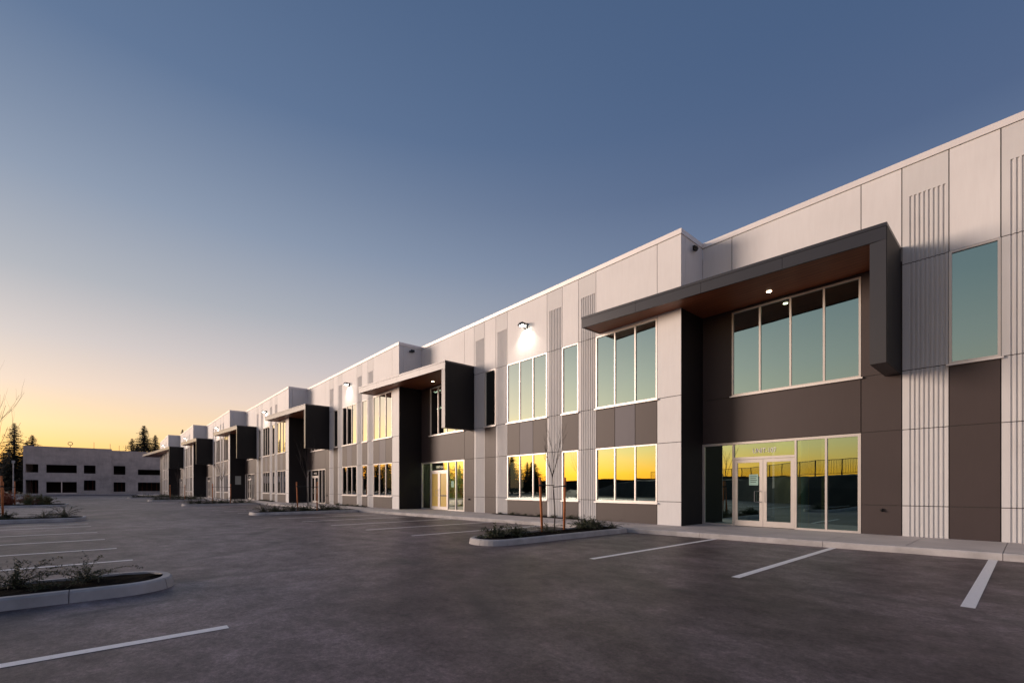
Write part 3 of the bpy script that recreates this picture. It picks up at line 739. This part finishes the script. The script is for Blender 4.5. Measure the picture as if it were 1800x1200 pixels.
# trees across the lot: only mirrored in the windows
rt = [(-97, -56, 10.5), (-101, -60, 12), (-92, -58, 9), (-106, -55, 9), (-88, -61, 7), (-113, -50, 12), (-122, -46, 11), (-128, -42, 13), (-136, -38, 11), (-141, -36, 14), (-147, -31, 11), (-152, -29, 14), (-160, -27, 13), (-118, -57, 10), (-132, -50, 12)]
rt += [(x + 5 * math.cos(i * 2.1), y - 4 - 3 * math.sin(i * 1.7), h * .82) for i, (x, y, h) in enumerate(rt)]
for j, (x, y, h) in enumerate(rt):
    put_con(j % 3, x, y, h, 'dark conifer in the row across the car park mirrored in the glazing', 'conifers across the car park', 1.9)

# bank, fence and hills opposite the facade, mirrored in the glazing
FL = [(30, -6.5), (8, -7.0), (-5, -9.5), (-13, -15), (-24, -27), (-40, -36), (-62, -43)]
b_ = MB(); path = []
for (x0, y0), (x1, y1) in zip(FL[:-1], FL[1:]):
    n_ = max(2, int(math.hypot(x1 - x0, y1 - y0) / 2.0))
    for i in range(n_): path.append(Vector((x0 + (x1 - x0) * i / n_, y0 + (y1 - y0) * i / n_, 0)))
path.append(Vector((*FL[-1], 0)))
vs = []
prof = [(1.9, 0), (1.1, 1.5), (.35, 2.55), (-4, 2.75), (-30, 2.9), (-60, 0)]
for i, p in enumerate(path):
    d = (path[min(i + 1, len(path) - 1)] - path[max(i - 1, 0)]).normalized(); nn = Vector((d.y, -d.x, 0))
    if nn.y < 0: nn = -nn
    k_ = min(1, (len(path) - 1 - i) / 6)
    for (o_, z) in prof:
        q = p + (nn * o_ if o_ > -5 else Vector((0, o_, 0))); vs.append((q.x + random.uniform(-.1, .1), q.y + random.uniform(-.1, .1), z * k_ * (1 + (random.uniform(-.03, .03) if z else 0))))
b_.add(vs, [(i * 6 + j, (i + 1) * 6 + j, (i + 1) * 6 + j + 1, i * 6 + j + 1) for i in range(len(path) - 1) for j in range(5)])
tag(b_.build('embankment', M['bank']), 'dark earth bank facing the building across the car park', None, None, 'structure')
fe = tag(empty('railing_fence', (0, 0, 0)), 'dark metal railing fence along the bank across the car park', 'fence')
f1, f2 = MB(), MB()
for (x0, y0), (x1, y1) in zip(FL[1:-2], FL[2:-1]):
    A = Vector((x0, y0, 2.6)); Bv = Vector((x1, y1, 2.6)); LL = (Bv - A).length; np_ = int(LL / 2.4); u = (Bv - A) / LL; up = Vector((0, 0, 1))
    for i in range(np_):
        a = A + u * (LL * i / np_); c = A + u * (LL * (i + 1) / np_ - .06)
        f1.tube([a, a + up * 1.42], .035, 5); f1.tube([c, c + up * 1.42], .035, 5)
        f1.tube([a + up * 1.38, c + up * 1.38], .03, 5); f1.tube([a + up * .16, c + up * .16], .025, 5)
        for q in range(1, 15):
            m_ = a.lerp(c, q / 15); f2.tube([m_ + up * .16, m_ + up * 1.38], .013, 4, cap=False)
f1.build('rail_frame', M['fencemetal'], fe); f2.build('baluster', M['fencemetal'], fe)
h_ = MB(); vs = []; N = 90
for i in range(N + 1):
    az = R_(170 + 200 * i / N); rad = 420
    hh = 10 + 1.6 * math.sin(i * .21) + .7 * math.sin(i * .77) + random.uniform(-.4, .4)
    vs += [(rad * math.cos(az), rad * math.sin(az), -1), (rad * math.cos(az), rad * math.sin(az), hh), (rad * 1.3 * math.cos(az), rad * 1.3 * math.sin(az), hh * .6)]
h_.add(vs, [(i * 3 + j, (i + 1) * 3 + j, (i + 1) * 3 + j + 1, i * 3 + j + 1) for i in range(N) for j in range(2)])
tag(h_.build('hills', M['hill']), 'low dark wooded hills on the sunset horizon', None, None, 'structure')

# ------------------------------------------------------------------ sky and sun
SUN_AZ = 45                      # degrees from -x towards -y
sx, sy = -math.cos(R_(SUN_AZ)), -math.sin(R_(SUN_AZ)); SEL = 7
w = bpy.data.worlds.new('World'); scene.world = w; w.use_nodes = True; nt = w.node_tree
bg = nt.nodes['Background']
sky = node(nt, 'ShaderNodeTexSky', sky_type='NISHITA'); sky.sun_disc = False
sky.sun_elevation = R_(SEL); sky.sun_rotation = math.atan2(sx, sy) % (2 * math.pi)
tc = node(nt, 'ShaderNodeTexCoord'); sp = node(nt, 'ShaderNodeSeparateXYZ'); nt.links.new(tc.outputs['Generated'], sp.inputs[0])
hz = node(nt, 'ShaderNodeCombineXYZ'); nt.links.new(sp.outputs[0], hz.inputs[0]); nt.links.new(sp.outputs[1], hz.inputs[1])
nm = node(nt, 'ShaderNodeVectorMath', operation='NORMALIZE'); nt.links.new(hz.outputs[0], nm.inputs[0])
dt = node(nt, 'ShaderNodeVectorMath', operation='DOT_PRODUCT'); nt.links.new(nm.outputs[0], dt.inputs[0]); dt.inputs[1].default_value = (sx, sy, 0)
def lin(c): return tuple(((v / 255) / 12.92 if v / 255 <= .04045 else ((v / 255 + .055) / 1.055) ** 2.4) for v in c)
def skyramp(stops):
    return ramp(nt, sp.outputs[2], [(p, lin(c)) for p, c in stops])
SUNW = skyramp([(0, (255, 150, 45)), (.03, (255, 178, 62)), (.06, (255, 207, 126)), (.10, (253, 219, 170)), (.16, (238, 214, 196)), (.23, (210, 200, 198)), (.32, (176, 179, 187)), (.44, (142, 155, 176)), (.60, (98, 119, 151)), (.8, (72, 95, 130)), (1, (62, 86, 122))])
ANTI = skyramp([(0, (214, 184, 186)), (.08, (216, 190, 194)), (.18, (186, 174, 186)), (.30, (138, 147, 166)), (.42, (102, 119, 149)), (.52, (81, 100, 134)), (.65, (72, 94, 129)), (1, (62, 86, 120))])
mr = node(nt, 'ShaderNodeMapRange', interpolation_type='SMOOTHSTEP'); mr.inputs[1].default_value = -.75; mr.inputs[2].default_value = .85
nt.links.new(dt.outputs['Value'], mr.inputs[0])
base = mixc(nt, mr.outputs[0], ANTI, SUNW)
# warm band hugging the horizon round the set sun
mx_ = node(nt, 'ShaderNodeMath', operation='MAXIMUM'); mx_.inputs[1].default_value = 0; nt.links.new(dt.outputs['Value'], mx_.inputs[0])
pw = node(nt, 'ShaderNodeMath', operation='POWER'); pw.inputs[1].default_value = 7; nt.links.new(mx_.outputs[0], pw.inputs[0])
gz = ramp(nt, sp.outputs[2], [(0, (2.4, .55, .0)), (.03, (2.5, .92, .03)), (.08, (1.3, .86, .24)), (.16, (.50, .43, .27)), (.32, (.14, .13, .10)), (.5, (0, 0, 0))])
glow = mixc(nt, 1.0, gz, (0, 0, 0), 'MIX')
gm = node(nt, 'ShaderNodeVectorMath', operation='SCALE'); nt.links.new(gz, gm.inputs[0]); nt.links.new(pw.outputs[0], gm.inputs['Scale'])
ad = node(nt, 'ShaderNodeVectorMath', operation='ADD'); nt.links.new(base, ad.inputs[0]); nt.links.new(gm.outputs[0], ad.inputs[1])
sc_n = node(nt, 'ShaderNodeVectorMath', operation='SCALE'); nt.links.new(sky.outputs[0], sc_n.inputs[0]); sc_n.inputs['Scale'].default_value = .004
ad2 = node(nt, 'ShaderNodeVectorMath', operation='ADD'); nt.links.new(ad.outputs[0], ad2.inputs[0]); nt.links.new(sc_n.outputs[0], ad2.inputs[1])
nt.links.new(ad2.outputs[0], bg.inputs['Color']); bg.inputs['Strength'].default_value = 1.0
sd = bpy.data.lights.new('sun', 'SUN'); sd.energy = 3.5; sd.angle = R_(22); sd.color = (1, .775, .64); sd.cycles.use_multiple_importance_sampling = False
so = bpy.data.objects.new('sun', sd); COL.objects.link(so)
dv = Vector((-sx * math.cos(R_(SEL)), -sy * math.cos(R_(SEL)), -math.sin(R_(SEL))))
so.rotation_euler = dv.to_track_quat('-Z', 'Y').to_euler(); so.location = (-20, -20, 30)

# ------------------------------------------------------------------ camera
cd = bpy.data.cameras.new('camera'); cam = bpy.data.objects.new('camera', cd); COL.objects.link(cam)
cam.location = (0, 0, 1.5); cam.rotation_euler = (R_(90), 0, R_(48.8))
cd.sensor_width = 36; cd.lens = 16; cd.shift_y = 257 / 1800; cd.clip_start = .1; cd.clip_end = 6000
scene.camera = cam
scene.view_settings.view_transform = 'Standard'; scene.view_settings.look = 'None'; scene.view_settings.exposure = 0
scene.cycles.max_bounces = 8; scene.cycles.transparent_max_bounces = 12; scene.cycles.use_denoising = True
